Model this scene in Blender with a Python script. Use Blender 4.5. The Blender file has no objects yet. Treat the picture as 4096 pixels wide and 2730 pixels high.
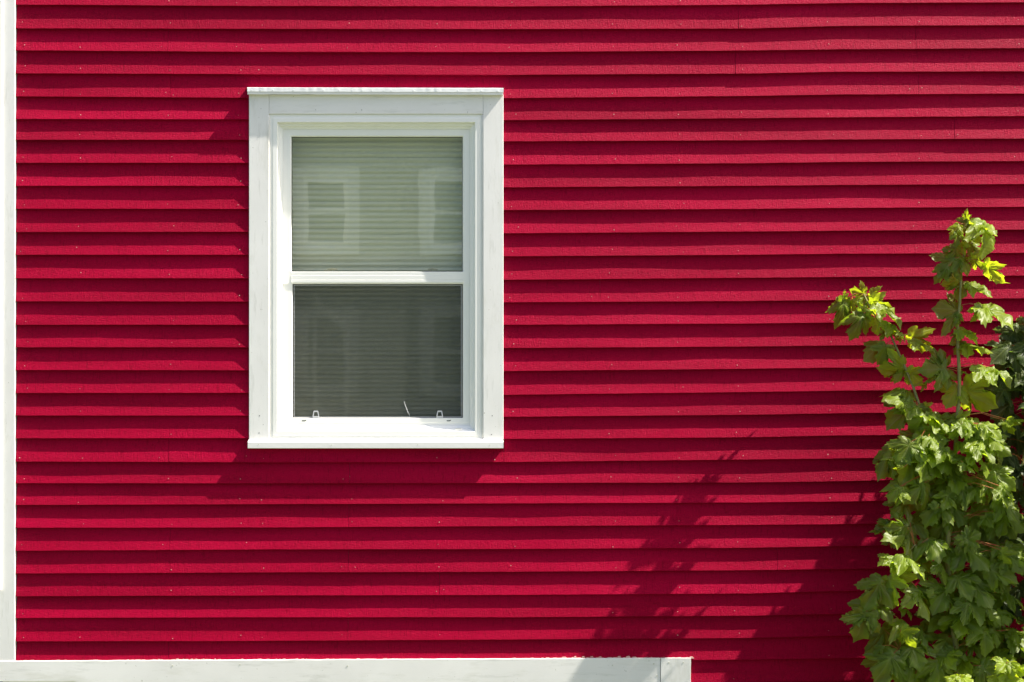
import bpy, math, random
from mathutils import Vector, noise
C = bpy.context.scene.collection
R = math.radians
random.seed(7)

# ------------------------------------------------------------------ camera, world, sun, exposure
S = 0.0011                 # metres per photo pixel on the wall plane (photo 4096 x 2730)
D = 8.0                    # camera distance from the wall
ZC = 2.0                   # camera height
sc = bpy.context.scene
sc.render.engine = 'CYCLES'
sc.cycles.samples = 160
sc.cycles.use_denoising = True
sc.cycles.max_bounces = 10
sc.cycles.transparent_max_bounces = 12
cam = bpy.data.cameras.new('camera'); cam_o = bpy.data.objects.new('camera', cam); C.objects.link(cam_o)
cam_o.location = (0, -D, ZC); cam_o.rotation_euler = (R(90), 0, 0)
cam.sensor_width = 36; cam.lens = 36 * D / (4096 * S)
cam.clip_end = 500
sc.camera = cam_o
SUN = Vector((0.78, -0.12, 1.0)).normalized()      # towards the sun
w = bpy.data.worlds.new('World'); sc.world = w; w.use_nodes = True
nt = w.node_tree; bgn = nt.nodes['Background']
sky = nt.nodes.new('ShaderNodeTexSky'); sky.sky_type = 'NISHITA'; sky.sun_disc = False
sky.sun_elevation = math.asin(SUN.z); sky.sun_rotation = math.atan2(SUN.x, SUN.y)
nt.links.new(sky.outputs[0], bgn.inputs[0]); bgn.inputs[1].default_value = 0.10
sky.dust_density = 3.0; sky.ozone_density = 0.5; sky.air_density = 0.8
sl = bpy.data.lights.new('sun', 'SUN'); sl.energy = 5.0; sl.angle = R(0.5); sl.color = (1.0, 0.935, 0.83)
so = bpy.data.objects.new('sun', sl); C.objects.link(so); so.location = (5, -1, 8)
so.rotation_euler = SUN.to_track_quat('Z', 'Y').to_euler()
sc.view_settings.view_transform = 'Standard'; sc.view_settings.look = 'None'
sc.view_settings.exposure = 1.27; sc.view_settings.gamma = 1

# ------------------------------------------------------------------ helpers
def P(px, py, y=0.0):
    """photo pixel -> point at depth y (y<0 is in front of the wall)"""
    k = (D + y) / D
    return Vector(((px - 2048) * S * k, y, ZC + (1365 - py) * S * k))

class MB:
    def __init__(s): s.v = []; s.f = []; s.m = []; s.uv = None
    def add(s, vs, fs, m=0):
        o = len(s.v); s.v += [tuple(v) for v in vs]
        for f in fs: s.f.append(tuple(i + o for i in f)); s.m.append(m)
    def box(s, x0, x1, y0, y1, z0, z1, m=0):
        s.add([(x0,y0,z0),(x1,y0,z0),(x1,y1,z0),(x0,y1,z0),(x0,y0,z1),(x1,y0,z1),(x1,y1,z1),(x0,y1,z1)],
              [(0,1,5,4),(1,2,6,5),(2,3,7,6),(3,0,4,7),(4,5,6,7),(3,2,1,0)], m)
    def bbox(s, x0, x1, y0, y1, z0, z1, b=0.0015, m=0):
        """board: front edges bevelled (front is y0)"""
        x0,x1=min(x0,x1),max(x0,x1); z0,z1=min(z0,z1),max(z0,z1)
        vs=[]
        for (a,y) in ((0,y1),(0,y0+b),(b,y0)):
            vs += [(x0+a,y,z0+a),(x1-a,y,z0+a),(x1-a,y,z1-a),(x0+a,y,z1-a)]
        fs=[(8,9,10,11),(3,2,1,0)]
        for r in (0,4):
            for i in range(4):
                j=(i+1)%4; fs.append((r+i,r+j,r+4+j,r+4+i))
        s.add(vs,fs,m)
    def tube(s, pts, radii, n=6, m=0, cap=True):
        vs=[]; fs=[]
        pts=[Vector(p) for p in pts]
        for i,p in enumerate(pts):
            t=(pts[min(i+1,len(pts)-1)]-pts[max(i-1,0)])
            if t.length<1e-9: t=Vector((0,0,1))
            t.normalize()
            a=t.cross(Vector((0.3,1,0.1))); a.normalize(); b=t.cross(a)
            r=radii[i] if isinstance(radii,(list,tuple)) else radii
            for k in range(n):
                q=2*math.pi*k/n; vs.append(p+a*math.cos(q)*r+b*math.sin(q)*r)
        for i in range(len(pts)-1):
            for k in range(n):
                k2=(k+1)%n; fs.append((i*n+k,i*n+k2,(i+1)*n+k2,(i+1)*n+k))
        if cap:
            fs.append(tuple(range(n-1,-1,-1))); fs.append(tuple((len(pts)-1)*n+k for k in range(n)))
        s.add(vs,fs,m)
    def build(s, name, mats, parent=None, smooth=False):
        me=bpy.data.meshes.new(name); me.from_pydata(s.v,[],s.f)
        if not isinstance(mats,(list,tuple)): mats=[mats]
        for m in mats: me.materials.append(m)
        if len(mats)>1: me.polygons.foreach_set('material_index', s.m)
        if smooth: me.polygons.foreach_set('use_smooth',[True]*len(me.polygons))
        me.update()
        o=bpy.data.objects.new(name,me); C.objects.link(o)
        if parent: o.parent=parent
        return o

def thing(name,label,cat,loc=(0,0,0),group=None):
    o=bpy.data.objects.new(name,None); C.objects.link(o); o.location=loc; o.empty_display_size=.1
    o['label']=label; o['category']=cat
    if group: o['group']=group
    return o

def mat(name, col, rough=.6, spec=.5, **k):
    m=bpy.data.materials.new(name); m.use_nodes=True
    b=m.node_tree.nodes['Principled BSDF']
    b.inputs['Base Color'].default_value=(*col,1); b.inputs['Roughness'].default_value=rough
    b.inputs['Specular IOR Level'].default_value=spec
    return m

class NT:
    def __init__(s,m): s.m=m; s.t=m.node_tree; s.n=s.t.nodes; s.b=s.n.get('Principled BSDF')
    def new(s,t,**k):
        n=s.n.new(t)
        for a,v in k.items():
            if a.startswith('i_'):
                key=a[2:]; key=int(key) if key.isdigit() else key.replace('_',' ')
                n.inputs[key].default_value=v
            else: setattr(n,a,v)
        return n
    def l(s,a,b): s.t.links.new(a,b)
    def coord(s, scale):
        tc=s.new('ShaderNodeTexCoord'); mp=s.new('ShaderNodeMapping'); mp.inputs['Scale'].default_value=scale
        s.l(tc.outputs['Object'],mp.inputs[0]); return mp.outputs[0]
    def noise(s, scale, sc=1.0, detail=3, rough=.55):
        n=s.new('ShaderNodeTexNoise'); n.inputs['Scale'].default_value=sc; n.inputs['Detail'].default_value=detail
        n.inputs['Roughness'].default_value=rough; s.l(s.coord(scale),n.inputs['Vector']); return n.outputs['Fac']
    def ramp(s, src, stops):
        r=s.new('ShaderNodeValToRGB'); e=r.color_ramp.elements
        while len(e)<len(stops): e.new(.5)
        for i,(p,c) in enumerate(stops):
            e[i].position=p; e[i].color=(*c,1) if len(c)==3 else c
        s.l(src,r.inputs[0]); return r.outputs[0]
    def math(s, op, a, b=None, c=None):
        n=s.new('ShaderNodeMath',operation=op)
        for i,v in enumerate((a,b,c)):
            if v is None: continue
            if isinstance(v,(int,float)): n.inputs[i].default_value=v
            else: s.l(v,n.inputs[i])
        return n.outputs[0]
    def mix(s, f, a, b, mode='MIX'):
        n=s.new('ShaderNodeMix',data_type='RGBA',blend_type=mode)
        if isinstance(f,(int,float)): n.inputs[0].default_value=f
        else: s.l(f,n.inputs[0])
        for i,v in ((6,a),(7,b)):
            if isinstance(v,tuple): n.inputs[i].default_value=(*v,1)
            else: s.l(v,n.inputs[i])
        return n.outputs[2]
    def bump(s, h, strength=.3, dist=.001, prev=None):
        b=s.new('ShaderNodeBump'); b.inputs['Strength'].default_value=strength; b.inputs['Distance'].default_value=dist
        s.l(h,b.inputs['Height'])
        if prev: s.l(prev,b.inputs['Normal'])
        return b.outputs[0]

# ------------------------------------------------------------------ materials
def red_mat():
    m=mat('red_paint',(.50,.002,.028),.5,.25); t=NT(m)
    t.b.inputs['Specular Tint'].default_value=(1,.12,.30,1)
    big=t.noise((.5,1,9.5),1.0,2)                       # board to board fading
    col=t.ramp(big,[(.32,(.25,.0001,.018)),(.50,(.305,.0002,.0225)),(.68,(.36,.0005,.029))])
    worn=t.noise((70,70,260),1.0,4,.65)                 # worn paint flecks
    col=t.mix(t.ramp(worn,[(.56,(0,0,0)),(.70,(.6,.6,.6))]),col,(.45,.007,.030))
    dark=t.noise((180,100,22),1.0,3,.6)                 # saw marks, mostly vertical
    col=t.mix(t.ramp(dark,[(.32,(.5,.5,.5)),(.46,(0,0,0))]),col,(.15,.0005,.008))
    knot=t.noise((7,1,30),1.0,2)
    col=t.mix(t.ramp(knot,[(.66,(0,0,0)),(.80,(.35,.35,.35))]),col,(.14,.0005,.007))
    t.l(col,t.b.inputs['Base Color'])
    saw=t.noise((330,100,40),1.0,4,.65)
    grain=t.noise((60,60,420),1.0,4,.65)
    patch=t.noise((2.5,1,6),1.0,2)
    hh=t.math('ADD',t.math('MULTIPLY',saw,1.0),t.math('MULTIPLY',grain,t.math('MULTIPLY',patch,1.4)))
    n1=t.bump(hh,1.0,.0030)
    fine=t.noise((420,300,420),1.0,3,.7)
    n2=t.bump(fine,.7,.0014,n1)
    t.l(n2,t.b.inputs['Normal'])
    rr=t.ramp(t.noise((40,40,120),1.0,3),[(.3,(.42,)*3),(.7,(.56,)*3)])
    t.l(rr,t.b.inputs['Roughness'])
    return m
def wood_white(name, axis):
    """painted white board with combed grooves along axis ('x' or 'z')"""
    m=mat(name,(.78,.79,.79),.5,.4); t=NT(m)
    n=t.noise((3,3,3),1.0,4)
    col=t.ramp(n,[(.35,(.80,.785,.76)),(.65,(.87,.855,.83))])
    st=t.noise((30,30,4) if axis=='z' else (4,30,30),1.0,5,.7)
    col=t.mix(t.ramp(st,[(.57,(0,0,0)),(.76,(.6,.6,.6))]),col,(.50,.50,.45))
    gr=t.noise((2.2,5,9) if axis=='x' else (9,5,2.2),1.0,5,.7)
    col=t.mix(t.ramp(gr,[(.54,(0,0,0)),(.72,(.5,.5,.5))]),col,(.56,.55,.46))
    sp=t.noise((90,90,90),1.0,2,.5)
    col=t.mix(t.ramp(sp,[(.735,(0,0,0)),(.78,(.7,.7,.7))]),col,(.30,.30,.24))
    t.l(col,t.b.inputs['Base Color'])
    wv=t.new('ShaderNodeTexWave',wave_type='BANDS',bands_direction='X' if axis=='z' else 'Z')
    wv.inputs['Scale'].default_value=1.0; wv.inputs['Distortion'].default_value=1.2; wv.inputs['Detail Scale'].default_value=.3
    t.l(t.coord((75,75,75)),wv.inputs['Vector'])
    b1=t.bump(wv.outputs['Fac'],.45,.0007)
    b2=t.bump(t.noise((120,120,20) if axis=='z' else (20,120,120),1.0,4,.6),.3,.0008,b1)
    t.l(b2,t.b.inputs['Normal'])
    return m
RED=red_mat()
WZ=wood_white('white_board_vertical_grain','z'); WX=wood_white('white_board_horizontal_grain','x')
def plain_white(name,a,b,rough,bs=.15):
    m=mat(name,a,rough,.5); t=NT(m)
    col=t.ramp(t.noise((5,5,5),1.0,4),[(.3,a),(.7,b)])
    t.l(col,t.b.inputs['Base Color'])
    t.l(t.bump(t.noise((60,60,60),1.0,4,.6),bs,.0008),t.b.inputs['Normal'])
    return m
VINYL=plain_white('white_vinyl',(.89,.885,.845),(.92,.915,.875),.32,.04)
SILLM=plain_white('brushed_white_paint',(.82,.80,.775),(.89,.87,.845),.45,.6)
FLASH=plain_white('white_flashing',(.76,.78,.79),(.84,.85,.85),.3,.35)
CAULK=plain_white('caulk',(.70,.68,.62),(.82,.81,.78),.5,.7)
RAGGED=plain_white('flaked_paint',(.42,.14,.13),(.60,.48,.42),.7,.8)
NAIL=plain_white('nail_head',(.36,.10,.10),(.50,.26,.22),.5,.4)
NAILW=plain_white('old_nail',(.50,.50,.40),(.62,.62,.52),.5,.4)
HOLE=mat('dark_gap',(.03,.035,.02),.8,.2)
BEIGE=plain_white('beige_latch',(.50,.46,.32),(.58,.54,.40),.4,.05)
GREY=plain_white('pale_plastic',(.60,.60,.62),(.66,.66,.68),.35,.05)
GASKET=mat('black_gasket',(.02,.022,.02),.5,.4)
BLIND=plain_white('cream_blind',(.82,.82,.67),(.87,.87,.73),.55,.05)
ROOM=mat('dim_room',(.12,.12,.10),.8,.2)
def glass_mat():
    m=bpy.data.materials.new('window_glass'); m.use_nodes=True; t=NT(m); t.n.remove(t.b)
    out=t.n['Material Output']
    tr=t.new('ShaderNodeBsdfTransparent'); tr.inputs[0].default_value=(.88,.89,.84,1)
    gl=t.new('ShaderNodeBsdfGlossy'); gl.inputs['Roughness'].default_value=0.012; gl.inputs[0].default_value=(.93,.97,.97,1)
    fr=t.new('ShaderNodeLayerWeight'); fr.inputs[0].default_value=.5
    refl=t.math('ADD',t.math('MULTIPLY',t.math('POWER',fr.outputs['Facing'],5),.75),.23)
    wob=t.bump(t.noise((2.2,2,5.0),1.0,2),.06,.004)
    t.l(wob,gl.inputs['Normal'])
    mx=t.new('ShaderNodeMixShader'); t.l(refl,mx.inputs[0]); t.l(tr.outputs[0],mx.inputs[1]); t.l(gl.outputs[0],mx.inputs[2])
    t.l(mx.outputs[0],out.inputs[0]); return m
GLASS=glass_mat()
def screen_mat():
    m=bpy.data.materials.new('insect_mesh'); m.use_nodes=True; t=NT(m)
    out=t.n['Material Output']; t.b.inputs['Base Color'].default_value=(.035,.038,.032,1); t.b.inputs['Roughness'].default_value=.55
    tr=t.new('ShaderNodeBsdfTransparent')
    mx=t.new('ShaderNodeMixShader')
    n=t.math('ADD',t.math('MULTIPLY',t.noise((60,60,900),1.0,2),.18),.47)
    t.l(n,mx.inputs[0]); t.l(tr.outputs[0],mx.inputs[1]); t.l(t.b.outputs[0],mx.inputs[2]); t.l(mx.outputs[0],out.inputs[0]); return m
SCREEN=screen_mat()

# ------------------------------------------------------------------ ground and street
def ground_mat(a,b,sc_):
    m=mat('ground',a,.9,.2); t=NT(m)
    t.l(t.ramp(t.noise((sc_,sc_,sc_),1.0,5,.7),[(.3,a),(.7,b)]),t.b.inputs['Base Color']); return m
g=MB(); g.add([(-150,-150,0),(150,-150,0),(150,150,0),(-150,150,0)],[(0,1,2,3)])
o=g.build('ground',ground_mat((.06,.09,.03),(.13,.14,.07),3)); o['kind']='structure'
g=MB(); g.add([(-150,-14,.004),(150,-14,.004),(150,-6,.004),(-150,-6,.004)],[(0,1,2,3)])
o=g.build('road',ground_mat((.10,.10,.10),(.15,.15,.145),8)); o['kind']='structure'

# ------------------------------------------------------------------ the red house
house=thing('clapboard_house','crimson clapboard house wall with white trim and one double-hung window','house',(0,0,0))
COLX=[65,1000,2050,3000,3350,4096]
ROWS=[(20,25.5,27.5,20.5,14,11),(115,117,118,116,105.5,102),(203,209,210,203.6,199,194.5),(295,298,301,296,289,287),
(387,393,394,385.7,380,376),(478,478.5,482,475,471,466),(561,561,567,563,560,556),(653,653,660,655,650,646),(745,745,751,745,742,738),
(836.6,837.5,842,837.5,834,829),(930,929,935,928,925,920.5),(1021,1021,1027,1021,1017,1013),(1115,1115,1121,1113,1110,1104),
(1207,1208,1211,1206,1202,1195),(1301,1301,1301,1296,1292,1285),(1391,1391,1394,1388,1384,1377),(1482,1483,1486,1477,1472.6,1467),
(1574,1573,1581,1570,1565,1558),(1664,1664,1669,1661,1655,1647),(1755,1754.5,1757.6,1751,1744,1736),(1848,1851,1850,1840,1836,1825),
(1935,1935,1934,1932,1927,1912),(2022,2019,2015.5,2012,2008,1996),(2113,2112,2106.5,2101.5,2099,2087),(2205,2200,2198,2193,2187,2175),
(2296,2292,2289,2283,2278,2266),(2387,2384,2381.6,2376,2366,2354),(2474,2471,2471,2465,2458,2446),(2567,2566,2560,2554,2545,2533),
(2658,2655,2650,2640,2635,2622),(2749,2745,2741,2730,2724,2712)]
def rowpy(i,px):
    add=0
    if i<0: add=91.3*i; i=0
    if i>30: add=90.5*(i-30); i=30
    r=ROWS[i]; x=min(max(px,COLX[0]),4096)
    for k in range(5):
        if x<=COLX[k+1]:
            f=(x-COLX[k])/(COLX[k+1]-COLX[k]); f2=f
            return r[k]*(1-f2)+r[k+1]*f2+add
JOINTS={0:[3666],1:[2954],2:[670,3665],3:[2942],4:[680,3675],6:[3820],9:[4300],13:[2400],20:[673,2015],21:[1397],23:[1394],24:[678],25:[1392,3110],26:[1757],28:[1391],29:[672],16:[3900],17:[4180]}
T_=0.018
HX0,HX1,HY0,HY1=1040,1972,372,1778         # hole in the wall for the window (photo px)
XR=5600
sid=MB(); srand=random.Random(3)
NAILX=[95,322,680,965,1049,1391,1752,2050,2452,2718,2958,3320,3676,4068,4420,4780,5130,5480]
def nz(a,b,c): return noise.noise(Vector((a,b,c)))
def segment(i,xa,xb,seed,clip_bot=None,clip_top=None):
    n=max(2,int((xb-xa)/16)); vs=[]; fs=[]
    for k in range(n+1):
        px=xa+(xb-xa)*k/n
        zb=ZC+(1365-rowpy(i,px))*S; zt=ZC+(1365-rowpy(i-1,px))*S
        wig=nz(px*.012,seed,0)*.0007+nz(px*.09,seed,5)*.0005
        dy=nz(px*.0022,seed,9)*.0017+nz(px*.02,seed,3)*.0003
        x=(px-2048)*S
        e=zt-zb
        def face(u):            # u=0 butt, 1 top of exposure
            return dy*(1-u)+T_*u+.0010*math.sin(math.pi*min(u,1))*nz(px*.004,seed,20)
        us=[.03,.25,.5,.75,1.16]
        pts=[(T_+.004,zb+wig),(dy+.0012,zb+wig),(dy,zb+wig+.0015)]+[(face(u),zb+u*e+(wig if u<.1 else 0)) for u in us[1:]]
        if clip_bot is not None:
            zc=ZC+(1365-clip_bot)*S
            pts=[(y,max(z,zc)) for y,z in pts]
        if clip_top is not None:
            zc=ZC+(1365-clip_top)*S
            pts=[(y,min(z,zc)) for y,z in pts]
        vs+=[(x,y,z) for y,z in pts]
    m=7
    for k in range(n):
        for j in range(m-1):
            fs.append((k*m+j,(k+1)*m+j,(k+1)*m+j+1,k*m+j+1))
    fs.append(tuple(range(m-1,-1,-1))); fs.append(tuple(n*m+j for j in range(m)))
    sid.add(vs,fs,0)
def nailhead(x,y,z,r,m):
    n=7; vs=[(x,y-r*.45,z)]
    for q in range(n):
        a=2*math.pi*q/n; vs.append((x+math.cos(a)*r,y+.0005,z+math.sin(a)*r))
    sid.add(vs,[(0,1+q,1+(q+1)%n) for q in range(n)],m)
for i in range(-14,36):
    js=sorted(JOINTS.get(i,[]) or ([srand.choice(NAILX[10:])+srand.randint(300,1400)] if (i<0 or i>30) else []))
    edges=[64]+[j for j in js if 64<j<XR]+[XR]
    for a,b in zip(edges[:-1],edges[1:]):
        a2=a+(0 if a==64 else 1.2); seed=srand.random()*50
        top=rowpy(i-1,1500); bot=rowpy(i,1500)
        lim = 2760 if i>=30 else None
        rng=[(a2,b,None,None)]
        if i>=29:                                       # below the white trim the wall is recessed: only right of it
            if i==29: rng=[(a2,min(b,2700),2680,None),(max(a2,2700),b,None,None)]
            else: rng=[(max(a2,2700),b,None,None)]
        if bot>HY0 and top<HY1 and a2<HX1 and b>HX0:
            rng=[]
            if a2<HX0: rng.append((a2,min(b,HX0),None,None))
            if b>HX1: rng.append((max(a2,HX1),b,None,None))
            xa,xb=max(a2,HX0),min(b,HX1)
            if top<HY0: rng.append((xa,xb,HY0,None))
            if bot>HY1: rng.append((xa,xb,None,HY1))
        for (p,q,cb,ct) in rng:
            if q-p>4: segment(i,p,q,seed,cb,ct)
    nx=list(NAILX)+[j+s_ for j in js for s_ in (-26,24)]
    for q in nx:
        px=q+srand.gauss(0,9); off=srand.gauss(19,5)
        if any(abs(q-j)<40 for j in js) and q in NAILX: continue
        py=rowpy(i,px)-off
        if 975<px<2030 and 330<py<1800: continue
        if px<75 or (i>=29 and px<2790): continue
        u=off*S/.1; y=T_*u+nz(px*.0022,0,9)*.001
        if srand.random()<.72: nailhead((px-2048)*S,y-.0028,ZC+(1365-py)*S,srand.uniform(.0014,.0028),1)
sid.build('siding',[RED,NAIL],house)

# core wall, foundation, recessed panel under the trim, roof edge far above
b=MB()
def wallbox(x0,x1,z0,z1): b.box(x0,x1,.026,.16,z0,z1)
xA=(30-2048)*S; xB=(XR-2048)*S; hx0=(HX0-2048)*S; hx1=(HX1-2048)*S
hz0=ZC+(1365-HY1)*S; hz1=ZC+(1365-HY0)*S
ztop=ZC+(1365+1330)*S
wallbox(xA,hx0,.55,ztop); wallbox(hx1,xB,.3,ztop); wallbox(hx0,hx1,.55,hz0); wallbox(hx0,hx1,hz1,ztop)
b.build('inner_wall',mat('sheathing',(.2,.15,.1),.9,.1),house)
b=MB()
rx0,rx1,rz0,rz1,ry0,ry1=hx0-.5,hx1+.9,hz0-.7,hz1+.4,.161,2.6
b.add([(rx0,ry0,rz0),(rx1,ry0,rz0),(rx1,ry1,rz0),(rx0,ry1,rz0),(rx0,ry0,rz1),(rx1,ry0,rz1),(rx1,ry1,rz1),(rx0,ry1,rz1)],
      [(0,1,2,3),(4,7,6,5),(0,3,7,4),(1,5,6,2),(3,2,6,7)])
b.build('room',ROOM,house)
b=MB(); b.box(xA+.02,xB,.0262,6.0,-.05,.3)
b.build('foundation',ground_mat((.22,.22,.21),(.32,.31,.30),12),house)
b=MB(); b.box(xA-.35,xB,-.03,.3,ztop-.002,ztop+.16); b.box(xB-.02,xB+.1,-.004,6,.3,ztop); b.box(xA-.03,xA-.001,.031,6,.0,ztop)
b.build('eave',WX,house)
b=MB(); b.box(xA,(2700-2048)*S,.05,.16,-.02,.549); b.box(xA,(2760-2048)*S,.0245,.0259,.28,.60)
b.build('recessed_panel',VINYL,house)

# corner board, sitting on the horizontal trim board
b=MB(); p0=P(62,0,-.003); x0=P(-60,0,-.003).x
zt=P(0,2645,-.003).z
vs=[]; n=120
for k in range(n+1):
    z=zt+(ztop-zt)*k/n
    e=p0.x+nz(z*9,1,2)*.0012 - .004*(1-k/n)*.6
    vs+=[(x0,.03,z),(x0,-.003,z),(e-.0015,-.003,z),(e,-.0015,z),(e,.03,z)]
fs=[]
for k in range(n):
    for j in range(4): fs.append((k*5+j,k*5+j+1,(k+1)*5+j+1,(k+1)*5+j))
fs.append((0,1,2,3,4)); b.add(vs,fs); b.build('corner_board',WZ,house)
b=MB()
za=P(0,2360,-.003).z; xa=P(4,0,-.003).x; xb=P(11.5,0,-.003).x
b.add([(xa-.14,-.0035,za),(xa,-.0035,za),(xa-.001,-.013,za),(xa-.14,-.013,za),
       (xb-.14,-.0035,ztop),(xb,-.0035,ztop),(xb-.001,-.013,ztop),(xb-.14,-.013,ztop)],
      [(0,1,5,4),(1,2,6,5),(2,3,7,6),(3,0,4,7),(4,5,6,7),(3,2,1,0)])
b.build('outer_corner_board',VINYL,house)
# horizontal trim board with its slightly rising top edge and ragged end
b=MB(); vs=[]; fs=[]; n=160
for k in range(n+1):
    px=-120+(2641-(-120))*k/n
    py=2645-max(0,px)*.0045+nz(px*.02,7,7)*1.2
    x=P(px,0,-.006).x; zt=P(0,py,-.006).z; zb=P(0,2727+nz(px*.01,3,1)*2-max(0,px-300)*.012,-.006).z
    if px>300: zb=P(0,2728+px*.004,-.006).z
    vs+=[(x,.03,zb),(x,-.006,zb),(x,-.006,zt-.0015),(x,-.0045,zt),(x,.03,zt)]
for k in range(n):
    for j in range(4): fs.append((k*5+j,(k+1)*5+j,(k+1)*5+j+1,k*5+j+1))
fs+= [(4,3,2,1,0),tuple(n*5+j for j in range(5))]
b.add(vs,fs)
for (nx_,ny_) in ((2450,2662),(2615,2656),(2628,2704),(690,2664),(960,2660),(1390,2665)):
    q=P(nx_,ny_,-.006)
    b.tube([q+Vector((0,.001,0)),q+Vector((0,-.0012,0))],.003,8,1)
b.build('trim_board',[WX,NAILW],house)
b=MB(); q0=P(2643,2633,-.006); q1=P(2763,0,-.006)
vs=[]; fs=[]; n=40
for k in range(n+1):
    z=q0.z+( .0-q0.z)*k/n; e=q1.x+nz(z*30,2,2)*.0012
    vs+=[(q0.x,.03,z),(q0.x,-.0085,z),(e-.001,-.0085,z),(e,-.007,z),(e,.03,z)]
for k in range(n):
    for j in range(4): fs.append((k*5+j,k*5+j+1,(k+1)*5+j+1,(k+1)*5+j))
fs.append((4,3,2,1,0)); b.add(vs,fs)
for (nx_,ny_) in ((2675,2651),(2733,2651)):
    q=P(nx_,ny_,-.0085); b.tube([q+Vector((0,.001,0)),q+Vector((0,-.0012,0))],.003,8,1)
b.build('side_board',[WZ,NAILW],house)
# ragged flaked edge along the top of the trim
b=MB(); rr=random.Random(11)
def ragged(x0p,x1p,pyf,y,hmin,hmax,step,m=0,mb=b):
    px=x0p
    while px<x1p:
        wd=rr.uniform(step*.5,step*1.8); h=rr.uniform(hmin,hmax)*(1 if rr.random()<.6 else .3)
        py=pyf(px); a=P(px,py+2,y); c=P(px+wd,py+2,y); t1=P(px+wd*.7,py-h,y+.0015); t0=P(px+wd*.2,py-h*.8,y+.0015)
        bk=Vector((0,.012,0))
        mb.add([a,c,t1,t0,a+bk,c+bk,t1+bk,t0+bk],[(0,1,2,3),(0,4,5,1),(3,2,6,7),(1,5,6,2),(0,3,7,4)],m)
        px+=wd*rr.uniform(.7,1.6)
ragged(64,2640,lambda x:2645-x*.0045,-.002,1.0,4.0,20)
ragged(2180,2760,lambda x:2633,-.003,2,9,16)
ragged(560,1300,lambda x:2641,-.002,2,6,14)
b.build('flaked_paint_edge',RAGGED,house)

# ------------------------------------------------------------------ window
def rings(mb, seq, m=0):
    """loft of rectangles (l,r,t,b,y) given in photo px"""
    base=len(mb.v); vs=[]
    for (l,r,t,bb,y) in seq:
        vs+=[P(l,bb,y),P(r,bb,y),P(r,t,y),P(l,t,y)]
    fs=[]
    for k in range(len(seq)-1):
        for j in range(4):
            j2=(j+1)%4; fs.append((k*4+j,k*4+j2,(k+1)*4+j2,(k+1)*4+j))
    mb.add(vs,fs,m)
b=MB()
rings(b,[(1077,1931,458,1760,.05),(1077,1931,458,1760,.005),(1078,1930,459,1759,.004),(1091.5,1916.5,472.5,1744.5,.004),
 (1092.5,1915.5,473.5,1743.5,.0015),(1108.5,1901.5,489,1727.5,.0015),(1110,1900,490.5,1726,.003),
 (1112.5,1897,494,1724,.020),(1120,1889,505,1717,.023),(1122,1887,507,1715,.030),(1131,1880,518,1703.5,.036),(1132,1879,519,1702.5,.10)])
win=b.build('window',VINYL,house)
win['label']='white double-hung window with cream blind behind the glass'
def board(name,l,r,t,bt,y0,y1,m,bev=.0015,marks=(),**k):
    b=MB(); a=P(l,bt,y0); c=P(r,t,y0); b.bbox(a.x,c.x,y0,y1,a.z,c.z,bev)
    for (qx,qy,rad) in marks:
        q=P(qx,qy,y0); b.tube([q+Vector((0,.001,0)),q+Vector((0,-.0006,0))],rad,7,1)
    return b.build(name,[m,HOLE],win)
board('casing',996,1075.5,378,1758,-.003,.026,WZ,marks=((1038.5,1664,.0022),(1036,1733,.0022),(1053,1699,.0012)))
board('casing',1932.5,2013.5,378,1757.5,-.003,.026,WZ,marks=((1969,1664,.0022),(1966,1739,.0022)))
board('head_casing',1076.3,1931.8,379,457,-.0025,.026,WX)
# wavy metal head flashing on its wooden cap
b=MB(); vs=[]; fs=[]; n=220
for k in range(n+1):
    f=k/n; px=989+(2014-989)*f; lift=2.5*f
    wv=nz(px*.02,4,4)*1.6*min(1,f*4); wy=abs(nz(px*.03,8,8))*.0022
    y=-.026-wy
    top=350.5+lift+wv*.5; mid=367+lift+wv; x=px
    pr=[(x,top,.02),(x,top,y+.001),(x,top+1.5,y),(x,mid,y-.0006+wy*.5),(x,mid+.6,-.024)]
    vs+=[P(a_,b_,c_) for a_,b_,c_ in pr]
for k in range(n):
    for j in range(4): fs.append((k*5+j,k*5+j+1,(k+1)*5+j+1,(k+1)*5+j))
fs+=[(0,1,2,3,4),tuple(n*5+j for j in range(4,-1,-1))]
b.add(vs,fs)
for qx in (1006,1042,1092,1174,1294,1357,1408,1449,1488,1535,1566,1654,1747,1832,1925,1990):
    q=P(qx,361+2.5*(qx-989)/1025,-.0275); b.tube([q+Vector((0,.002,0)),q+Vector((0,-.0014,0))],[.0026,.0018],8)
b.build('head_flashing',FLASH,win)
b=MB(); vs=[]; fs=[]; n=80
for k in range(n+1):
    f=k/n; px=990+(2013-990)*f; lift=2.5*f
    bt=378.5+lift+nz(px*.015,1,6)*1.0
    pr=[(px,366+lift,.02),(px,366+lift,-.0235),(px,bt-1,-.0235),(px,bt,-.0225),(px,bt+.5,.02)]
    vs+=[P(*q) for q in pr]
for k in range(n):
    for j in range(4): fs.append((k*5+j,k*5+j+1,(k+1)*5+j+1,(k+1)*5+j))
fs+=[(0,1,2,3,4),tuple(n*5+j for j in range(4,-1,-1))]
b.add(vs,fs); b.build('head_cap',SILLM,win)
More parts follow.
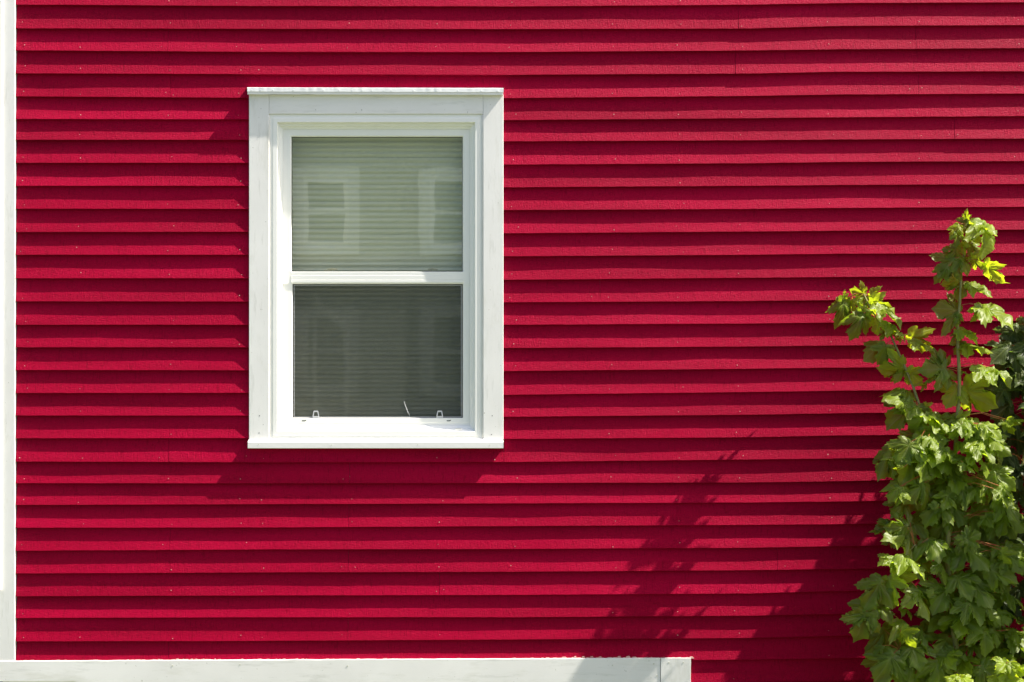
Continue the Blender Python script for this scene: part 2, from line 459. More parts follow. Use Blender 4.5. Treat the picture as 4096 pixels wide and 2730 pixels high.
# sloping sill
b=MB()
l,r=991,2013.8
A=[P(l+5,1758,.02),P(l+5,1758,-.003),P(l,1769,-.0215),P(l,1770,-.0225),P(l,1793,-.0225),P(l+.4,1794.5,-.021),P(l+1,1795,.02)]
Bp=[P(r-2,1757,.02),P(r-2,1757,-.003),P(r,1768.5,-.0215),P(r,1769.5,-.0225),P(r,1793,-.0225),P(r-.4,1794,-.021),P(r-1,1795,.02)]
n=len(A); b.add(A+Bp,[(i,n+i,n+i+1,i+1)[::-1] for i in range(n-1)]+[tuple(range(n)),tuple(range(2*n-1,n-1,-1))])
for (qx,qy) in ((1034,1779),(1326,1781),(1671,1780),(1960,1781)):
    q=P(qx,qy,-.0225); b.tube([q+Vector((0,.001,0)),q+Vector((.001,-.0006,0))],[.0026,.0016],7,1)
b.build('sill',[SILLM,NAILW],win)
b=MB(); ragged(1082,1928,lambda x:1757.5,.0,.5,3,22,0,b)
for side in (1076,1931):
    b.tube([P(side,460+k*43,-.0005+nz(k,side,1)*.001) for k in range(31)],.0019,6)
b.build('caulk_bead',CAULK,win,True)
# sashes
b=MB()
rings(b,[(1130,1881,517,1110,.040),(1133,1878,521,1100,.0375),(1160,1856,543,1090,.0375),(1163,1853.5,546,1089,.040),(1166.5,1850.5,549,1087.5,.047),(1166.5,1850.5,549,1087.5,.07)])
b.build('upper_sash',VINYL,win)
b=MB()
rings(b,[(1130,1881,1130,1705,.044),(1131,1880,1131,1704,.041),(1134,1877,1133,1692,.041),(1134.8,1876,1133.5,1690.5,.0395),(1168,1852.5,1135.5,1674.5,.0395),(1170.5,1851,1137.5,1672,.044),(1170.5,1851,1137.5,1672,.07)])
b.build('lower_sash',VINYL,win)
# meeting rail with its three ridges
b=MB(); prof=[(1087.5,.065),(1087.5,.040),(1088.5,.037),(1101,.037),(1102,.039),(1103,.036),(1119,.036),(1120,.038),(1121,.035),(1131,.035),(1132.5,.037),(1136.5,.041),(1136.8,.065)]
vs=[P(1164,p,y) for p,y in prof]+[P(1855,p,y) for p,y in prof]; n=len(prof)
b.add(vs,[(i,n+i,n+i+1,i+1)[::-1] for i in range(n-1)]+[tuple(range(n)),tuple(range(2*n-1,n-1,-1))])
for l_,r_ in ((1132,1164.4),(1854.6,1879)):
    a=P(l_,1138,.0372); c=P(r_,1084,.0372); b.box(a.x,c.x,.0372,.07,a.z,c.z)
b.build('meeting_rail',VINYL,win)
def gasket(l,r,t,bt,y,w_):
    b=MB(); rings(b,[(l,r,t,bt,y+.004),(l,r,t,bt,y),(l+w_,r-w_,t+w_,bt-w_,y),(l+w_,r-w_,t+w_,bt-w_,y+.004)])
    return b.build('gasket',GASKET,win)
gasket(1166,1851,548.5,1088,.0485,2.6); gasket(1170,1851.5,1137,1672.5,.046,3.4)
b=MB(); rings(b,[(1176,1846,1141,1669,.0475),(1176,1846,1141,1669,.0468),(1177.6,1844.4,1142.6,1667.4,.0468),(1177.6,1844.4,1142.6,1667.4,.0478)])
b.build('screen_frame',GREY,win)
def pane(name,l,r,t,bt,y,m,th=.0):
    b=MB(); b.add([P(l,bt,y),P(r,bt,y),P(r,t,y),P(l,t,y)],[(0,1,2,3)])
    return b.build(name,m,win)
pane('upper_pane',1164,1853,546,1090,.053,GLASS); pane('lower_pane',1166,1855,1134,1676,.066,GLASS)
pane('insect_screen',1174,1848,1139,1671,.0495,SCREEN)
# moulded pull tabs on the screen
for cx in (1263.5,1759):
    b=MB(); o_=[(-13.5,1671.5),(-13,1664),(-9.5,1646),(-7,1643.5),(7,1643.5),(9.5,1646),(13,1664),(13.5,1671.5)]
    i_=[(-9,1665.5),(-8.8,1663),(-6.3,1650),(-5,1648.8),(5,1648.8),(6.3,1650),(8.8,1663),(9,1665.5)]
    yf,yb=.040,.0465; n=8
    vs=[P(cx+x,y,yf) for x,y in o_]+[P(cx+x,y,yf) for x,y in i_]+[P(cx+x,y,yb) for x,y in o_]+[P(cx+x,y,yb) for x,y in i_]
    fs=[]
    for k in range(n):
        j=(k+1)%n
        fs+=[(k,j,n+j,n+k),(k,2*n+k,2*n+j,j),(n+k,n+j,3*n+j,3*n+k)]
    b.add(vs,fs); b.build('pull_tab',GREY,win)
# sash locks seen through the bottom of the upper glass
for cx in (1322,1723):
    b=MB(); a=P(cx-26,1088,.058); c=P(cx+4,1081,.058)
    b.bbox(a.x,c.x,.056,.075,a.z,c.z,.001)
    b.tube([P(cx-10,1080,.064),P(cx+6,1077,.058),P(cx+28,1079.5,.058)],[.005,.004,.003],8)
    a=P(cx-18,1088.5,.0555); c=P(cx-2,1085,.0555); b.box(a.x,c.x,.0552,.057,a.z,c.z,1)
    b.build('sash_lock',[BEIGE,HOLE],win)
# weep slots and screen slots
for cx in (1185,1834):
    b=MB(); a=P(cx-13,1721.5,.021); c=P(cx+13,1713.5,.021); b.bbox(a.x,c.x,.0175,.03,a.z,c.z,.001)
    a=P(cx-10.5,1717,.017); c=P(cx+10.5,1715.3,.017); b.box(a.x,c.x,.0168,.02,a.z,c.z,1)
    b.build('weep_slot',[VINYL,NAILW],win)
for cx in (1216,1795):
    b=MB(); b.tube([P(cx-8,1684,.0395),P(cx+2,1684.4,.0395),P(cx+8,1682,.0395)],.0020,6,0); b.build('latch_slot',HOLE,win)
b=MB(); b.tube([P(1616,1605,.0485),P(1622,1625,.0485),P(1629,1643,.0485),P(1639,1664,.0485)],[.0007,.0012,.0013,.0007],5)
b.build('screen_tear',GREY,win)

# blind inside: one thing
bl=thing('window_blind','cream pleated blind drawn down behind the window glass','blind',(0,.13,1.5))
b=MB(); z=P(0,520,.13).z; zb=P(0,1700,.13).z; xl=P(1120,0,.13).x; xr=P(1890,0,.13).x; k=0
pitch=.0246; vs=[]; fs=[]; NX=24
while z>zb:
    tl=.0108+.0016*nz(k*3.1,0,0)
    for j in range(NX+1):
        x=xl+(xr-xl)*j/NX; sg=nz(x*1.2,k*.4,2)*.0016
        prof=[(.004,0),(-tl*.5,-.26),(-tl,-.52),(-tl*.9,-.60),(.004,-1.0)]
        vs+=[(x,.13+a_-.0,z+b_*pitch+sg) for a_,b_ in prof]
    o_=k*(NX+1)*5
    for j in range(NX):
        for q in range(4): fs.append((o_+j*5+q,o_+(j+1)*5+q,o_+(j+1)*5+q+1,o_+j*5+q+1))
    z-=pitch; k+=1
    pitch=.0246 if z>P(0,1110,.13).z else .0205
b.v=[(v[0],v[1]-.13,v[2]-1.5) for v in vs]; b.f=fs; b.m=[0]*len(fs)
b.build('slats',BLIND,bl)
b=MB(); b.bbox(xl,xr,-.015,.015,P(0,520,.13).z-1.5,P(0,500,.13).z-1.5,.002); b.build('headrail',BLIND,bl)

# ------------------------------------------------------------------ house across the street (seen in the glass)
oh=thing('opposite_house','pale sage house with white-framed windows mirrored in the glass','house',(0,-28,0))
def oh_part(name,m,fn):
    b=MB(); fn(b); return b.build(name,m,oh)
def f(b):
    n=60
    for k in range(n):
        z0=.3+k*.13; b.add([(-11,.0,z0),(9,.0,z0),(9,-.014,z0+.13),(-11,-.014,z0+.13),(-11,-.014,z0),(9,-.014,z0)],[(0,1,2,3)[::-1],(4,5,1,0)[::-1]])
    b.box(-11,9,-8,-.02,0,8.1)
SAGE=ground_mat((.27,.34,.33),(.33,.40,.38),2)
oh_part('wall',SAGE,f)
oh_part('roof',mat('shingle',(.08,.08,.085),.9,.2),lambda b:b.add([(-11.5,.5,8.0),(9.5,.5,8.0),(9.5,-4,10.5),(-11.5,-4,10.5),(9.5,-8.5,8.0),(-11.5,-8.5,8.0),(-11.5,.5,8.12),(9.5,.5,8.12)],[(0,1,2,3),(3,2,4,5)]))
for (a_,b_,w_) in (((-3.75,2.80),(-3.15,2.22),.09),((-4.3,.92),(-3.3,.50),.07),((-4.2,.70),(-3.5,.40),.05)):  # rails made up to give sloping light streaks in the glass
    def f(b):
        h=Vector((0,0,w_)); p=[Vector((a_[0],1.6,a_[1])),Vector((b_[0],1.6,b_[1]))]; k_=Vector((0,.08,0))
        v=[p[0]-h,p[1]-h,p[1]+h,p[0]+h]; v+=[q-k_ for q in v]
        b.add(v,[(3,2,1,0),(4,5,6,7),(0,1,5,4),(2,3,7,6),(1,2,6,5),(3,0,4,7)])
        for q in p: b.box(q.x-.03,q.x+.03,1.53,1.6,0,q.z)
    oh_part('streak_rail',VINYL,f)
SAGEW=mat('far_casing',(.74,.76,.72),.6,.3); PG=mat('far_glass',(.16,.25,.25),.08,.6)  # sky reflection painted into the pane colour
for (X0,X1,Z0,Z1) in ((-4.28,-3.1,3.72,5.42),(-1.78,-.55,3.72,5.42),(-4.28,-3.1,.9,2.7),(-1.78,-.55,.9,2.7),(-7.6,-6.4,3.72,5.42),(2.2,3.4,3.72,5.42)):
    b=MB(); t_=.15
    b.box(X0-.06,X0+t_,-.02,.06,Z0,Z1); b.box(X1-t_,X1+.06,-.02,.06,Z0,Z1); b.box(X0+t_,X1-t_,-.02,.058,Z1-t_,Z1); b.box(X0+t_,X1-t_,-.02,.07,Z0,Z0+t_)
    zm=(Z0+Z1)/2
    fr=b.build('window',SAGEW,oh); b=MB(); q=t_-.001; e=.09
    for (u0,u1,v0,v1) in ((X0+q,X0+q+e,Z0+q,Z1-q),(X1-q-e,X1-q,Z0+q,Z1-q),(X0+q+e,X1-q-e,Z1-q-e,Z1-q),(X0+q+e,X1-q-e,Z0+q,Z0+q+e),(X0+q+e,X1-q-e,zm-.045,zm+.045)): b.box(u0,u1,-.02,.052,v0,v1)
    b.build('frame',VINYL,fr); b=MB(); b.box(X0+t_,X1-t_,-.015,.012,Z0+t_,Z1-t_); b.build('pane',PG,fr)

# ------------------------------------------------------------------ sycamore saplings
HALF=[(.10,-.07),(.21,-.13),(.33,-.12),(.37,-.05),(.45,-.03),(.50,.05),(.44,.11),(.52,.14),(.57,.20),(.67,.22),(.68,.29),(.76,.34),(.73,.40),
(.79,.50),(.67,.49),(.60,.54),(.51,.50),(.44,.53),(.34,.45),(.27,.43),(.31,.50),(.29,.58),(.36,.64),(.33,.71),(.36,.79),(.25,.80),(.20,.88),(.10,.93)]
OUT=[(0,-.01)]+HALF+[(0,1.06)]+[(-x,y) for x,y in HALF[::-1]]
AX=[Vector((0,1)),Vector((.84,.54)),Vector((-.84,.54)),Vector((.97,-.1)),Vector((-.97,-.1))]
RS=[.3,.62,.85,1.0]
def leaf_template(v):
    rnd=random.Random(v*13+1)
    asym=rnd.uniform(.85,1.15); nar=rnd.uniform(.82,1.05); fold=rnd.uniform(.05,.45); droop=rnd.uniform(.15,.85); cup=rnd.uniform(.15,.5)
    pts=[]; c=(0,.14)
    ring=[(x*nar*(asym if x>0 else 1),y) for x,y in OUT]
    ring=[(x+rnd.gauss(0,.012),y+rnd.gauss(0,.012)) for x,y in ring]
    all_=[c]
    for r in RS: all_+=[(c[0]+(x-c[0])*r,c[1]+(y-c[1])*r) for x,y in ring]
    tw=rnd.uniform(-.4,.4)
    for (x,y) in all_:
        p=Vector((x,y)); d=min(abs(p.x*a.y-p.y*a.x) if p.dot(a)>0 else p.length for a in AX)
        z=cup*d - fold*abs(x)*.8 + .05*math.sin(x*9+v)*abs(y)+  .16*noise.noise(Vector((x*4,y*4,v*3.3)))+.07*noise.noise(Vector((x*13,y*13,v)))
        z-=.30*droop*(x*x)*1.2
        # droop: bend along the length
        th=droop*1.25*max(y,-.1); yy=(math.sin(th)/(droop*1.25)) if droop>.05 else y
        zz=-(1-math.cos(th))/(droop*1.25)
        z+=tw*x*y*.6
        pts.append(Vector((x*(1-.12*fold),yy-z*math.sin(th)*-.0,z+zz)))
    n=len(OUT); fs=[(0,1+(k+1)%n,1+k) for k in range(n)]
    for r in range(len(RS)-1):
        for k in range(n):
            k2=(k+1)%n; a=1+r*n; fs.append((a+k,a+k2,a+n+k2,a+n+k))
    return pts,[f_[::-1] for f_ in fs],all_
TPL=[leaf_template(v) for v in range(14)]

def leaf_mat(name,g1,g2,tr1,young_backlit):
    m=bpy.data.materials.new(name); m.use_nodes=True; t=NT(m); out=t.n['Material Output']
    at=t.new('ShaderNodeAttribute'); at.attribute_name='tint'
    uv=t.new('ShaderNodeUVMap'); uv.uv_map='leaf'
    sp=t.new('ShaderNodeSeparateXYZ'); t.l(uv.outputs[0],sp.inputs[0])
    d=None
    for a in AX:
        cr=t.math('ABSOLUTE',t.math('SUBTRACT',t.math('MULTIPLY',sp.outputs[0],a.y),t.math('MULTIPLY',sp.outputs[1],a.x)))
        dt=t.math('ADD',t.math('MULTIPLY',sp.outputs[0],a.x),t.math('MULTIPLY',sp.outputs[1],a.y))
        cr=t.math('ADD',cr,t.math('MULTIPLY',t.math('LESS_THAN',dt,0),1.0))
        d=cr if d is None else t.math('MINIMUM',d,cr)
    vein=t.ramp(d,[(.006,(1,1,1)),(.026,(0,0,0))])
    base=t.mix(at.outputs['Fac'],g1,g2)
    nz_=t.ramp(t.noise((25,25,25),1.0,3),[(.3,(.75,.75,.75)),(.7,(1.15,1.15,1.15))])
    base=t.mix(1.0,base,nz_,'MULTIPLY')
    col=t.mix(t.math('MULTIPLY',vein,.45),base,(.30,.34,.12))
    t.l(col,t.b.inputs['Base Color']); t.b.inputs['Roughness'].default_value=.42; t.b.inputs['Specular IOR Level'].default_value=.38
    # side veins quilting
    h=t.math('SINE',t.math('MULTIPLY',t.math('ADD',sp.outputs[1],t.math('MULTIPLY',t.math('ABSOLUTE',sp.outputs[0]),-.8)),70))
    n1=t.bump(t.math('ADD',t.math('MULTIPLY',h,.25),t.noise((160,160,160),1.0,3)),.35,.002)
    t.l(n1,t.b.inputs['Normal'])
    tl=t.new('ShaderNodeBsdfTranslucent'); t.l(t.mix(at.outputs['Fac'],tr1,young_backlit),tl.inputs[0])  # second colour serves young leaves and painted backlight
    mx=t.new('ShaderNodeMixShader'); mx.inputs[0].default_value=.52
    t.l(t.b.outputs[0],mx.inputs[1]); t.l(tl.outputs[0],mx.inputs[2]); t.l(mx.outputs[0],out.inputs[0])
    return m
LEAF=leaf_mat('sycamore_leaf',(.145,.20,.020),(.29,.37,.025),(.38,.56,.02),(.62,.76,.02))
LEAF_SHADE=leaf_mat('leaf_painted_shade',(.055,.085,.022),(.11,.15,.03),(.14,.24,.03),(.26,.36,.03))  # same leaf as LEAF, with shade put into darker colours
def bark_mat(n_,a,b_):
    m=mat(n_,a,.7,.3); t=NT(m); t.l(t.ramp(t.noise((60,60,20),1.0,4),[(.3,a),(.7,b_)]),t.b.inputs['Base Color']); return m
STEM=bark_mat('stem_bark',(.17,.17,.05),(.30,.27,.10)); PET=bark_mat('red_petiole',(.42,.05,.03),(.40,.22,.06))

class Foliage:
    def __init__(s): s.v=[]; s.f=[]; s.uv=[]; s.t=[]; s.pet=MB(); s.k=0
    def leaf(s, base, axis, normal, size, wid=1.0, tint=.2, var=None):
        a=axis.normalized(); n=normal-a*normal.dot(a)
        if n.length<1e-4: n=Vector((0,-1,.1))-a*a.dot(Vector((0,-1,.1)))
        n.normalize(); x=a.cross(n)
        pts,fs,uv=TPL[(s.k*5+3)%14 if var is None else var]; s.k+=1
        o=len(s.v)
        for p in pts: s.v.append(base+(x*p.x*wid+a*p.y+n*p.z)*size)
        s.uv+=uv; s.t+=[tint]*len(pts)
        s.f+=[tuple(i+o for i in f_) for f_ in fs]
    def petiole(s, p0, p1, r=.0013):
        m=(p0+p1)/2+Vector((0,0,(p1-p0).length*.12)); s.pet.tube([p0,m,p1],[r*1.3,r,r],5)
    def build(s,parent,mt,petm):
        nl=len(s.f); off=len(s.v); s.v+=s.pet.v; s.uv+=[(0,5)]*len(s.pet.v); s.t+=[0]*len(s.pet.v)
        s.f+=[tuple(i+off for i in f_) for f_ in s.pet.f]
        me=bpy.data.meshes.new('leaves'); me.from_pydata(s.v,[],s.f); me.materials.append(mt); me.materials.append(petm)
        me.polygons.foreach_set('material_index',[0]*nl+[1]*len(s.pet.f))
        uvl=me.uv_layers.new(name='leaf')
        li=[0]*len(me.loops); me.loops.foreach_get('vertex_index',li)
        flat=[]
        for i in li: flat+=[s.uv[i][0],s.uv[i][1]]
        uvl.data.foreach_set('uv',flat)
        at=me.attributes.new('tint','FLOAT','POINT'); at.data.foreach_set('value',s.t)
        me.polygons.foreach_set('use_smooth',[True]*len(me.polygons)); me.update()
        o=bpy.data.objects.new('leaves',me); C.objects.link(o); o.parent=parent
NRM={'F':Vector((.12,-1,.55)),'U':Vector((.35,-.45,1)),'B':Vector((-.75,-.85,-.50)),'R':Vector((.8,-.8,.5)),'L':Vector((-.6,-.8,.5))}
lr=random.Random(21)
def explicit(F,lst,conv,dep,stem,sz=1.0,wm=1.0):
    for (bx,by,tx,ty,wd,ty_) in lst:
        b0=conv(bx,by); t0=conv(tx,ty); d=dep(b0[0],b0[1])
        tilt=lr.uniform(-.35,.35)
        pb=P(b0[0],b0[1],-d); pt=P(t0[0],t0[1],-d)
        L=(pt-pb).length; 
        ax=(pt-pb)+Vector((0,-L*lr.uniform(.05,.45),0))
        if ty_=='U': ax+=Vector((0,-L*.35,0))
        tint={'F':lr.uniform(.0,.15),'U':lr.uniform(.15,.5),'B':lr.uniform(.6,1.0),'R':.3,'L':.2}[ty_]  # light put into leaf tint: backlit yellowest, front-facing darkest
        n=NRM[ty_]+Vector((lr.uniform(-.25,.25),0,lr.uniform(-.25,.25)))
        size=max(L*1.14,.042)*sz
        F.leaf(pb,ax,n,size,min(1.35,wd*.115/max(L*1.1,.06)) *wm if wd>1.15 else wd*wm, tint)
        s=min(stem,key=lambda q:(q-pb).length)
        if (s-pb).length>.012: F.petiole(s,pb)
def interp(pts,n=8):
    out=[]
    for a,b_ in zip(pts[:-1],pts[1:]):
        for k in range(n): out.append(a.lerp(b_,k/n))
    return out+[pts[-1]]
cA=lambda x,y:(3300+x/1.7425,800+y/1.7425)
cB=lambda x,y:(3300+x/1.452,1650+y/1.452)

# --- tall sapling: upright shoot, leaning left shoot, leafy body
tall=thing('sycamore_sapling','tall green sycamore sapling with two shoots leaning before the red clapboards','sapling',(2.0,-.32,0))
F=Foliage()
stem_px=[(3880,3080,.33),(3845,2760,.33),(3800,2400,.34),(3790,2200,.34),(3805,2000,.33),(3822,1800,.32)]+[(*cA(*q),d) for q,d in (((925,1510),.31),((938,1330),.30),((935,1180),.295),((925,1000),.29),((925,860),.285),((940,720),.28),((950,500),.275),((965,400),.27),((990,300),.265),((1000,220),.26),((985,130),.255))]
mainP=[P(x,y,-d) for x,y,d in stem_px]
left_px=[(3810,2080,.33),(3760,1850,.31)]+[(*cA(*q),d) for q,d in (((650,1410),.27),((610,1290),.255),((560,1170),.24),((510,1060),.22),((460,950),.20),((400,870),.18),((330,780),.155),((295,710),.13),((270,655),.115))]
leftP=[P(x,y,-d) for x,y,d in left_px]
low_px=[(3800,2400,.34),(3740,2260,.36),(3660,2180,.38),(3600,2250,.40),(3540,2330,.40),(3480,2420,.40)]
lowP=[P(x,y,-d) for x,y,d in low_px]
low2P=[P(x,y,-d) for x,y,d in [(3845,2700,.33),(3760,2640,.37),(3680,2600,.40),(3600,2600,.40)]]
st=MB()
st.tube(mainP,[.013-.0110*k/(len(mainP)-1) for k in range(len(mainP))],8)
st.tube(leftP,[.007-.0045*k/(len(leftP)-1) for k in range(len(leftP))],8)
st.tube(lowP,[.006-.004*k/5 for k in range(6)],7); st.tube(low2P,[.006,.005,.004,.003],7)
allstem=interp(mainP)+interp(leftP)+interp(lowP)+interp(low2P)
T1=[(985,140,980,72,.6,'B'),(1000,145,1090,108,.5,'U'),(1010,150,935,205,1.0,'F'),(1095,150,1160,375,1.25,'U'),(1060,150,1200,230,1,'U'),
(1005,225,1070,300,.9,'B'),(932,175,870,262,.8,'B'),(925,230,912,325,.7,'F'),(1000,300,1110,365,.9,'F'),(950,295,955,380,.9,'B'),(920,325,850,430,.8,'F'),
(905,405,800,525,1.1,'F'),(930,395,1008,500,1.1,'F'),(1020,395,1110,490,.75,'B'),(1120,440,1228,590,.55,'B'),(860,460,762,565,.6,'F'),(930,555,825,600,.9,'B'),
(960,570,930,690,1,'F'),(1000,590,1155,645,1,'U'),(940,785,780,745,1.25,'F'),(930,790,900,860,.9,'F'),(1070,740,1300,840,1.0,'U'),(1090,740,1060,860,1.0,'R'),
(930,905,1060,985,1,'U'),(920,930,880,985,.6,'F'),(960,990,1145,1045,1,'U'),(960,985,915,1075,.9,'F'),(840,1180,680,1170,1.35,'F'),(830,1190,850,1310,1.0,'F'),(820,1170,820,1050,.9,'F'),
(1065,1150,1200,1265,1.1,'U'),(1160,1170,1312,1250,1.0,'U'),(925,1300,840,1430,1.1,'B'),(955,1300,1140,1460,1,'B'),(930,1190,975,1200,.5,'U')]
T2=[(280,650,185,640,1.1,'B'),(310,650,390,700,.9,'B'),(300,670,220,745,1,'U'),(140,690,85,885,.62,'F'),(150,690,168,835,.6,'F'),(140,690,128,645,.5,'B'),
(310,700,435,765,1,'B'),(360,740,528,855,.9,'U'),(270,790,180,965,.7,'F'),(300,760,230,835,.8,'F'),(200,690,195,790,.7,'B'),(350,820,350,935,1,'B'),(420,850,562,955,.9,'U'),
(430,900,380,975,.6,'F'),(440,900,535,982,.8,'U'),(420,1010,258,1075,1.0,'F'),(430,1010,375,1135,1.1,'F'),(580,935,712,1072,.8,'B'),(620,960,758,1045,.9,'U'),
(555,1165,388,1205,1.1,'B'),(560,1170,480,1255,.9,'B'),(580,1190,665,1295,.9,'B'),(605,1335,390,1295,.8,'U'),(620,1420,418,1350,.9,'U'),
(615,1430,430,1565,1.3,'F'),(640,1430,620,1580,1.3,'F'),(680,1430,735,1485,.8,'B'),(700,1270,760,1210,.6,'U'),(700,1280,670,1330,.5,'B')]
T3=[(930,1530,1175,1545,1.0,'U'),(930,1525,1010,1475,.6,'B'),(940,1540,900,1600,.9,'R'),(1260,1530,1390,1520,1.1,'U'),(1265,1530,1290,1640,1.0,'B'),(1250,1540,1240,1620,.8,'U'),
(700,1490,830,1560,1.0,'U'),(690,1490,600,1600,1.1,'R'),(760,1520,900,1600,1.0,'U')]
depA=lambda x,y:.29+.03*math.sin(x*.05)
def depL(x,y):
    q=min(left_px,key=lambda s:(s[0]-x)**2+(s[1]-y)**2); return q[2]+lr.uniform(-.02,.035)
explicit(F,T1,cA,depA,allstem,1.0,.97); explicit(F,T2,lambda x,y:(3300+x/1.7425,800+y/1.7425),depL,allstem,.98,.95); explicit(F,T3,cA,lambda x,y:.34,allstem,.95)
T4=[(400,850,300,860,1,'U'),(400,850,405,965,1,'U'),(440,830,585,935,1,'U'),(330,975,215,1135,1,'F'),(370,955,385,1110,1,'B'),(420,930,515,1005,1,'B'),
(520,1010,460,1110,1,'U'),(520,1010,638,1085,1,'U'),(535,1020,600,1195,1,'U'),(280,1130,125,1200,1,'F'),(240,1160,185,1325,1.1,'F'),(310,1110,380,1210,1,'F'),(420,1195,540,1300,1,'U'),
(440,1260,500,1365,.9,'B'),(330,1250,430,1410,1.1,'F'),(330,1355,280,1410,.7,'F'),(400,1400,285,1550,1.1,'F'),(430,1400,440,1565,1.1,'F'),(460,1390,565,1430,1,'F'),
(500,870,640,880,1,'R'),(560,930,640,975,.9,'U'),(450,1130,520,1180,.8,'U'),
(375,205,298,378,.7,'L'),(385,240,365,390,.6,'B'),(380,225,395,310,.5,'R'),(420,205,370,215,.4,'B'),(435,430,348,500,1,'U'),(445,430,500,500,1,'U'),(440,435,420,540,.8,'F'),
(380,650,285,680,1.0,'F'),(390,720,330,760,1.0,'F'),(330,690,255,690,.3,'F'),(500,170,420,300,1.2,'F'),(455,320,400,335,.5,'B'),(560,140,530,180,.8,'U'),
(620,240,500,260,1.1,'F'),(640,240,610,345,1.1,'F'),(600,140,660,220,1,'U'),(700,150,650,90,.9,'U'),
(790,430,705,480,1.2,'F'),(795,430,800,540,1.2,'F'),(800,430,915,470,1.2,'F'),(800,60,870,200,1.2,'U'),(820,50,985,150,1.0,'U'),(780,60,735,70,.9,'R'),
(870,200,990,260,1.1,'U'),(930,300,1035,330,1.0,'U'),(940,400,1000,520,1.0,'R'),(1000,450,1065,545,1.0,'U'),(1020,430,1100,490,1,'R'),(800,290,870,350,.9,'U'),
(830,750,880,810,1,'F'),(820,740,760,720,1.1,'F'),(820,740,900,700,1.1,'F'),(820,1100,760,1140,1.1,'F'),(820,1100,830,1215,1.1,'F'),(820,1100,930,1180,1.1,'F'),
(750,1400,660,1400,1.1,'F'),(745,1400,720,1480,1.1,'F'),(750,1400,830,1430,1.0,'F'),(800,940,790,1030,1.1,'F'),(640,560,640,520,1,'F'),(1010,780,960,830,1.0,'L'),(1020,800,1050,890,1,'B')]
explicit(F,T4,cB,lambda x,y:.40+.06*math.sin(x*.03+y*.02),allstem,.95,.92)
# body of the crown: short side twigs with leaves in opposite pairs
POLY=[(520,60),(700,20),(1000,80),(1080,520),(1120,800),(1150,1568),(300,1640),(340,1440),(520,1300),(640,1150),(650,930),(560,820),(430,740),(400,600),(460,360),(500,200)]
def inside(x,y,poly):
    c=False; n=len(poly)
    for i in range(n):
        x1,y1=poly[i]; x2,y2=poly[(i+1)%n]
        if (y1>y)!=(y2>y) and x<(x2-x1)*(y-y1)/(y2-y1)+x1: c=not c
    return c
def scatter(F,poly,num,d0,d1,stem,smin,smax,tmax,conv=cB,seed=5,ok=None,mind=34,up=.35):
    rn=random.Random(seed); got=[]; tries=0
    xs=[p[0] for p in poly]; ys=[p[1] for p in poly]
    while len(got)<num and tries<num*60:
        tries+=1
        x=rn.uniform(min(xs),max(xs)); y=rn.uniform(min(ys),max(ys))
        if not inside(x,y,poly): continue
        d=rn.uniform(d0,d1)
        if any((x-a)**2+(y-b_)**2+((d-c)*900)**2<mind**2 for a,b_,c in got): continue
        px,py=conv(x,y)
        if ok and not ok(px,py,d): continue
        got.append((x,y,d))
        p=P(px,py,-d); s=min(stem,key=lambda q:(q-p).length)
        out=(p-s); out.y*=.6
        if out.length<.01: out=Vector((rn.uniform(-1,1),-.4,0))
        out.normalize()
        ax=out*.8+Vector((rn.uniform(-.5,.5),-.35,-rn.uniform(.35,1.0)))
        q=rn.random()
        n=Vector((rn.uniform(-.35,.55),-1,rn.uniform(0,.9))) if q>up else Vector((rn.uniform(0,.8),-.5,1.1))
        sz=rn.uniform(smin,smax); t=rn.random()**2*tmax
        base=p-ax.normalized()*sz*.4
        sz*=rn.choice((.7,.9,1,1.05,1.12)); F.leaf(base,ax,n,sz,rn.uniform(.8,1.1),t if py>2000 else min(1,t+.16))  # upper leaves tinted yellower, sunlight put into the colour
        s=min(stem,key=lambda q:(q-base).length)
        v=s-base
        if v.length>.17: v=v.normalized()*.17
        F.petiole(base+v+Vector((0,0,-.01)),base)
def shadow(px,py,d): return px-.78*d*7575/1.0, py+d*7575
def ok_main(px,py,d):
    sx,sy=shadow(px,py,d); u=px+.78*py
    if u<4790 and sy<2760: return False
    return sy>2071-(sx-3220)*.35 or sx>3950
scatter(F,POLY,180,.24,.44,allstem,.085,.145,.45,ok=ok_main,seed=5)
F.build(tall,LEAF,PET)
st.build('stem',STEM,tall,True)

# --- sapling at the right edge, shade put into its leaf colours
dark=thing('sycamore_sapling','sycamore sapling with shade painted into its leaves at the right edge of the wall, behind the taller one','sapling',(2.3,-.12,0))
F=Foliage()
dm=[P(x,y,-d) for x,y,d in [(4110,3090,.16),(4075,2700,.15),(3935,2450,.14),(3950,2330,.14),(4040,2100,.13),(4100,1800,.13),(4130,1500,.13),(4170,1250,.14)]]
dm2=[P(x,y,-d) for x,y,d in [(4110,3000,.18),(4400,2500,.25),(4500,2000,.28),(4560,1500,.30),(4650,1000,.32),(4700,760,.33)]]
dm3=[P(x,y,-d) for x,y,d in [(4100,2750,.15),(4300,2300,.15),(4380,1900,.16),(4420,1500,.18),(4450,1100,.2)]]
st=MB(); 
for q,r0 in ((dm,.013),(dm2,.015),(dm3,.010)): st.tube(q,[r0*(1-.75*k/(len(q)-1)) for k in range(len(q))],8)
ds=interp(dm)+interp(dm2)+interp(dm3)
idc=lambda x,y:(x,y)
def ok_dark(px,py,d):
    sx,sy=shadow(px,py,d); u=px+.78*py
    if u<4790 and sy<2760: return False
    return sy>2071-(sx-3220)*.35 or sx>3990
PD=[(4060,1290),(4110,1400),(4200,1300),(4200,2760),(3920,2760),(3900,2300),(3960,1900),(3960,1700),(4010,1420)]
scatter(F,PD,115,.07,.22,ds,.075,.12,.25,conv=idc,seed=9,ok=ok_dark,mind=26)
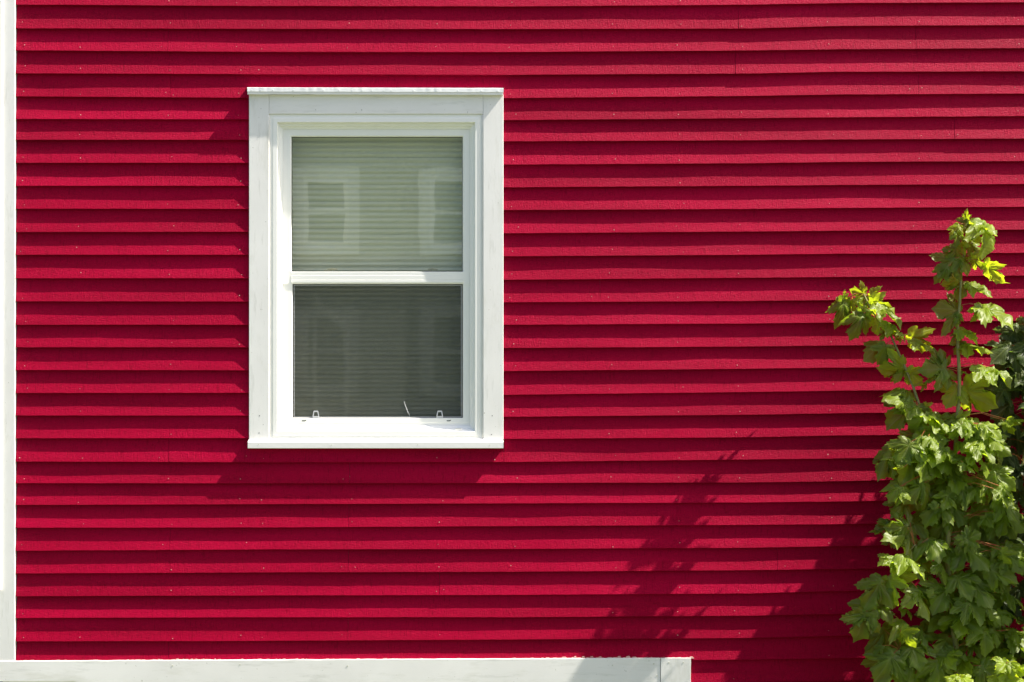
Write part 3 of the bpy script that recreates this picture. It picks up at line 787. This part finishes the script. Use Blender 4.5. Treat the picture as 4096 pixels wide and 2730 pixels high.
PD2=[(4180,1300),(4300,1000),(4560,600),(4850,560),(4950,1200),(4900,2900),(4150,2900),(4150,1500)]
scatter(F,PD2,140,.06,.42,ds,.085,.13,.3,conv=idc,seed=12,ok=ok_dark,mind=24)
D1=[(4060,1320,4010,1380,1,'F'),(4070,1300,4120,1340,1,'U'),(4040,1420,3985,1480,1,'F'),(4050,1400,4080,1500,1,'F'),(4010,1560,3950,1620,1,'F'),(4020,1560,4060,1640,1,'F'),
(3990,1500,3960,1540,.8,'F'),(4090,1270,4070,1300,.8,'B'),(4060,1660,4000,1720,1,'F'),(4085,1500,4040,1590,1,'F'),(4060,1720,4100,1800,1,'F')]
explicit(F,D1,idc,lambda x,y:.12,ds)
PD3=[(4160,1850),(4300,1500),(4500,1250),(4800,1100),(4900,2900),(4160,2900)]
scatter(F,PD3,95,.36,.62,ds,.09,.14,.3,conv=idc,seed=14,ok=ok_dark,mind=26)
F.build(dark,LEAF_SHADE,PET); st.build('stem',STEM,dark,True)

# --- low young plant, bottom right, bright yellow-green
low=thing('young_sycamore','small yellow-green sycamore seedling in the bottom right corner in front','seedling',(2.0,-.6,0))
F=Foliage()
ls=[P(x,y,-d) for x,y,d in [(4000,3120,.62),(4010,2850,.62),(4020,2660,.62)]]; ls2=[P(x,y,-d) for x,y,d in [(4010,2900,.62),(3900,2790,.62),(3850,2720,.62)]]
st=MB(); st.tube(ls,[.006,.004,.002],7); st.tube(ls2,[.004,.003,.002],7)
lss=interp(ls)+interp(ls2)
L=[(1060,1450,980,1500,1,'U'),(1060,1450,1120,1490,1,'U'),(1070,1450,1050,1560,1,'B'),(1100,1500,1156,1530,1,'B'),(1090,1480,1170,1470,1,'U'),(1050,1510,1000,1560,1,'U'),(770,1535,690,1560,1,'U'),
(780,1535,860,1562,1,'U'),(780,1530,770,1600,1,'B'),(1000,1540,930,1570,1,'U'),(1010,1550,1040,1620,1,'B'),(1120,1540,1180,1600,1,'U'),(1090,1560,1080,1640,1,'B'),(860,1580,900,1640,1,'U'),(700,1600,640,1640,1,'B')]
explicit(F,L,cB,lambda x,y:.62,lss,1.0)
F.t=[min(1,v+.5) for v in F.t]
F.build(low,LEAF,PET); st.build('stem',STEM,low,True)
for t_ in (tall,dark,low,bl,oh):
    for c in t_.children:
        if t_ in (tall,dark,low): c.location=-t_.location
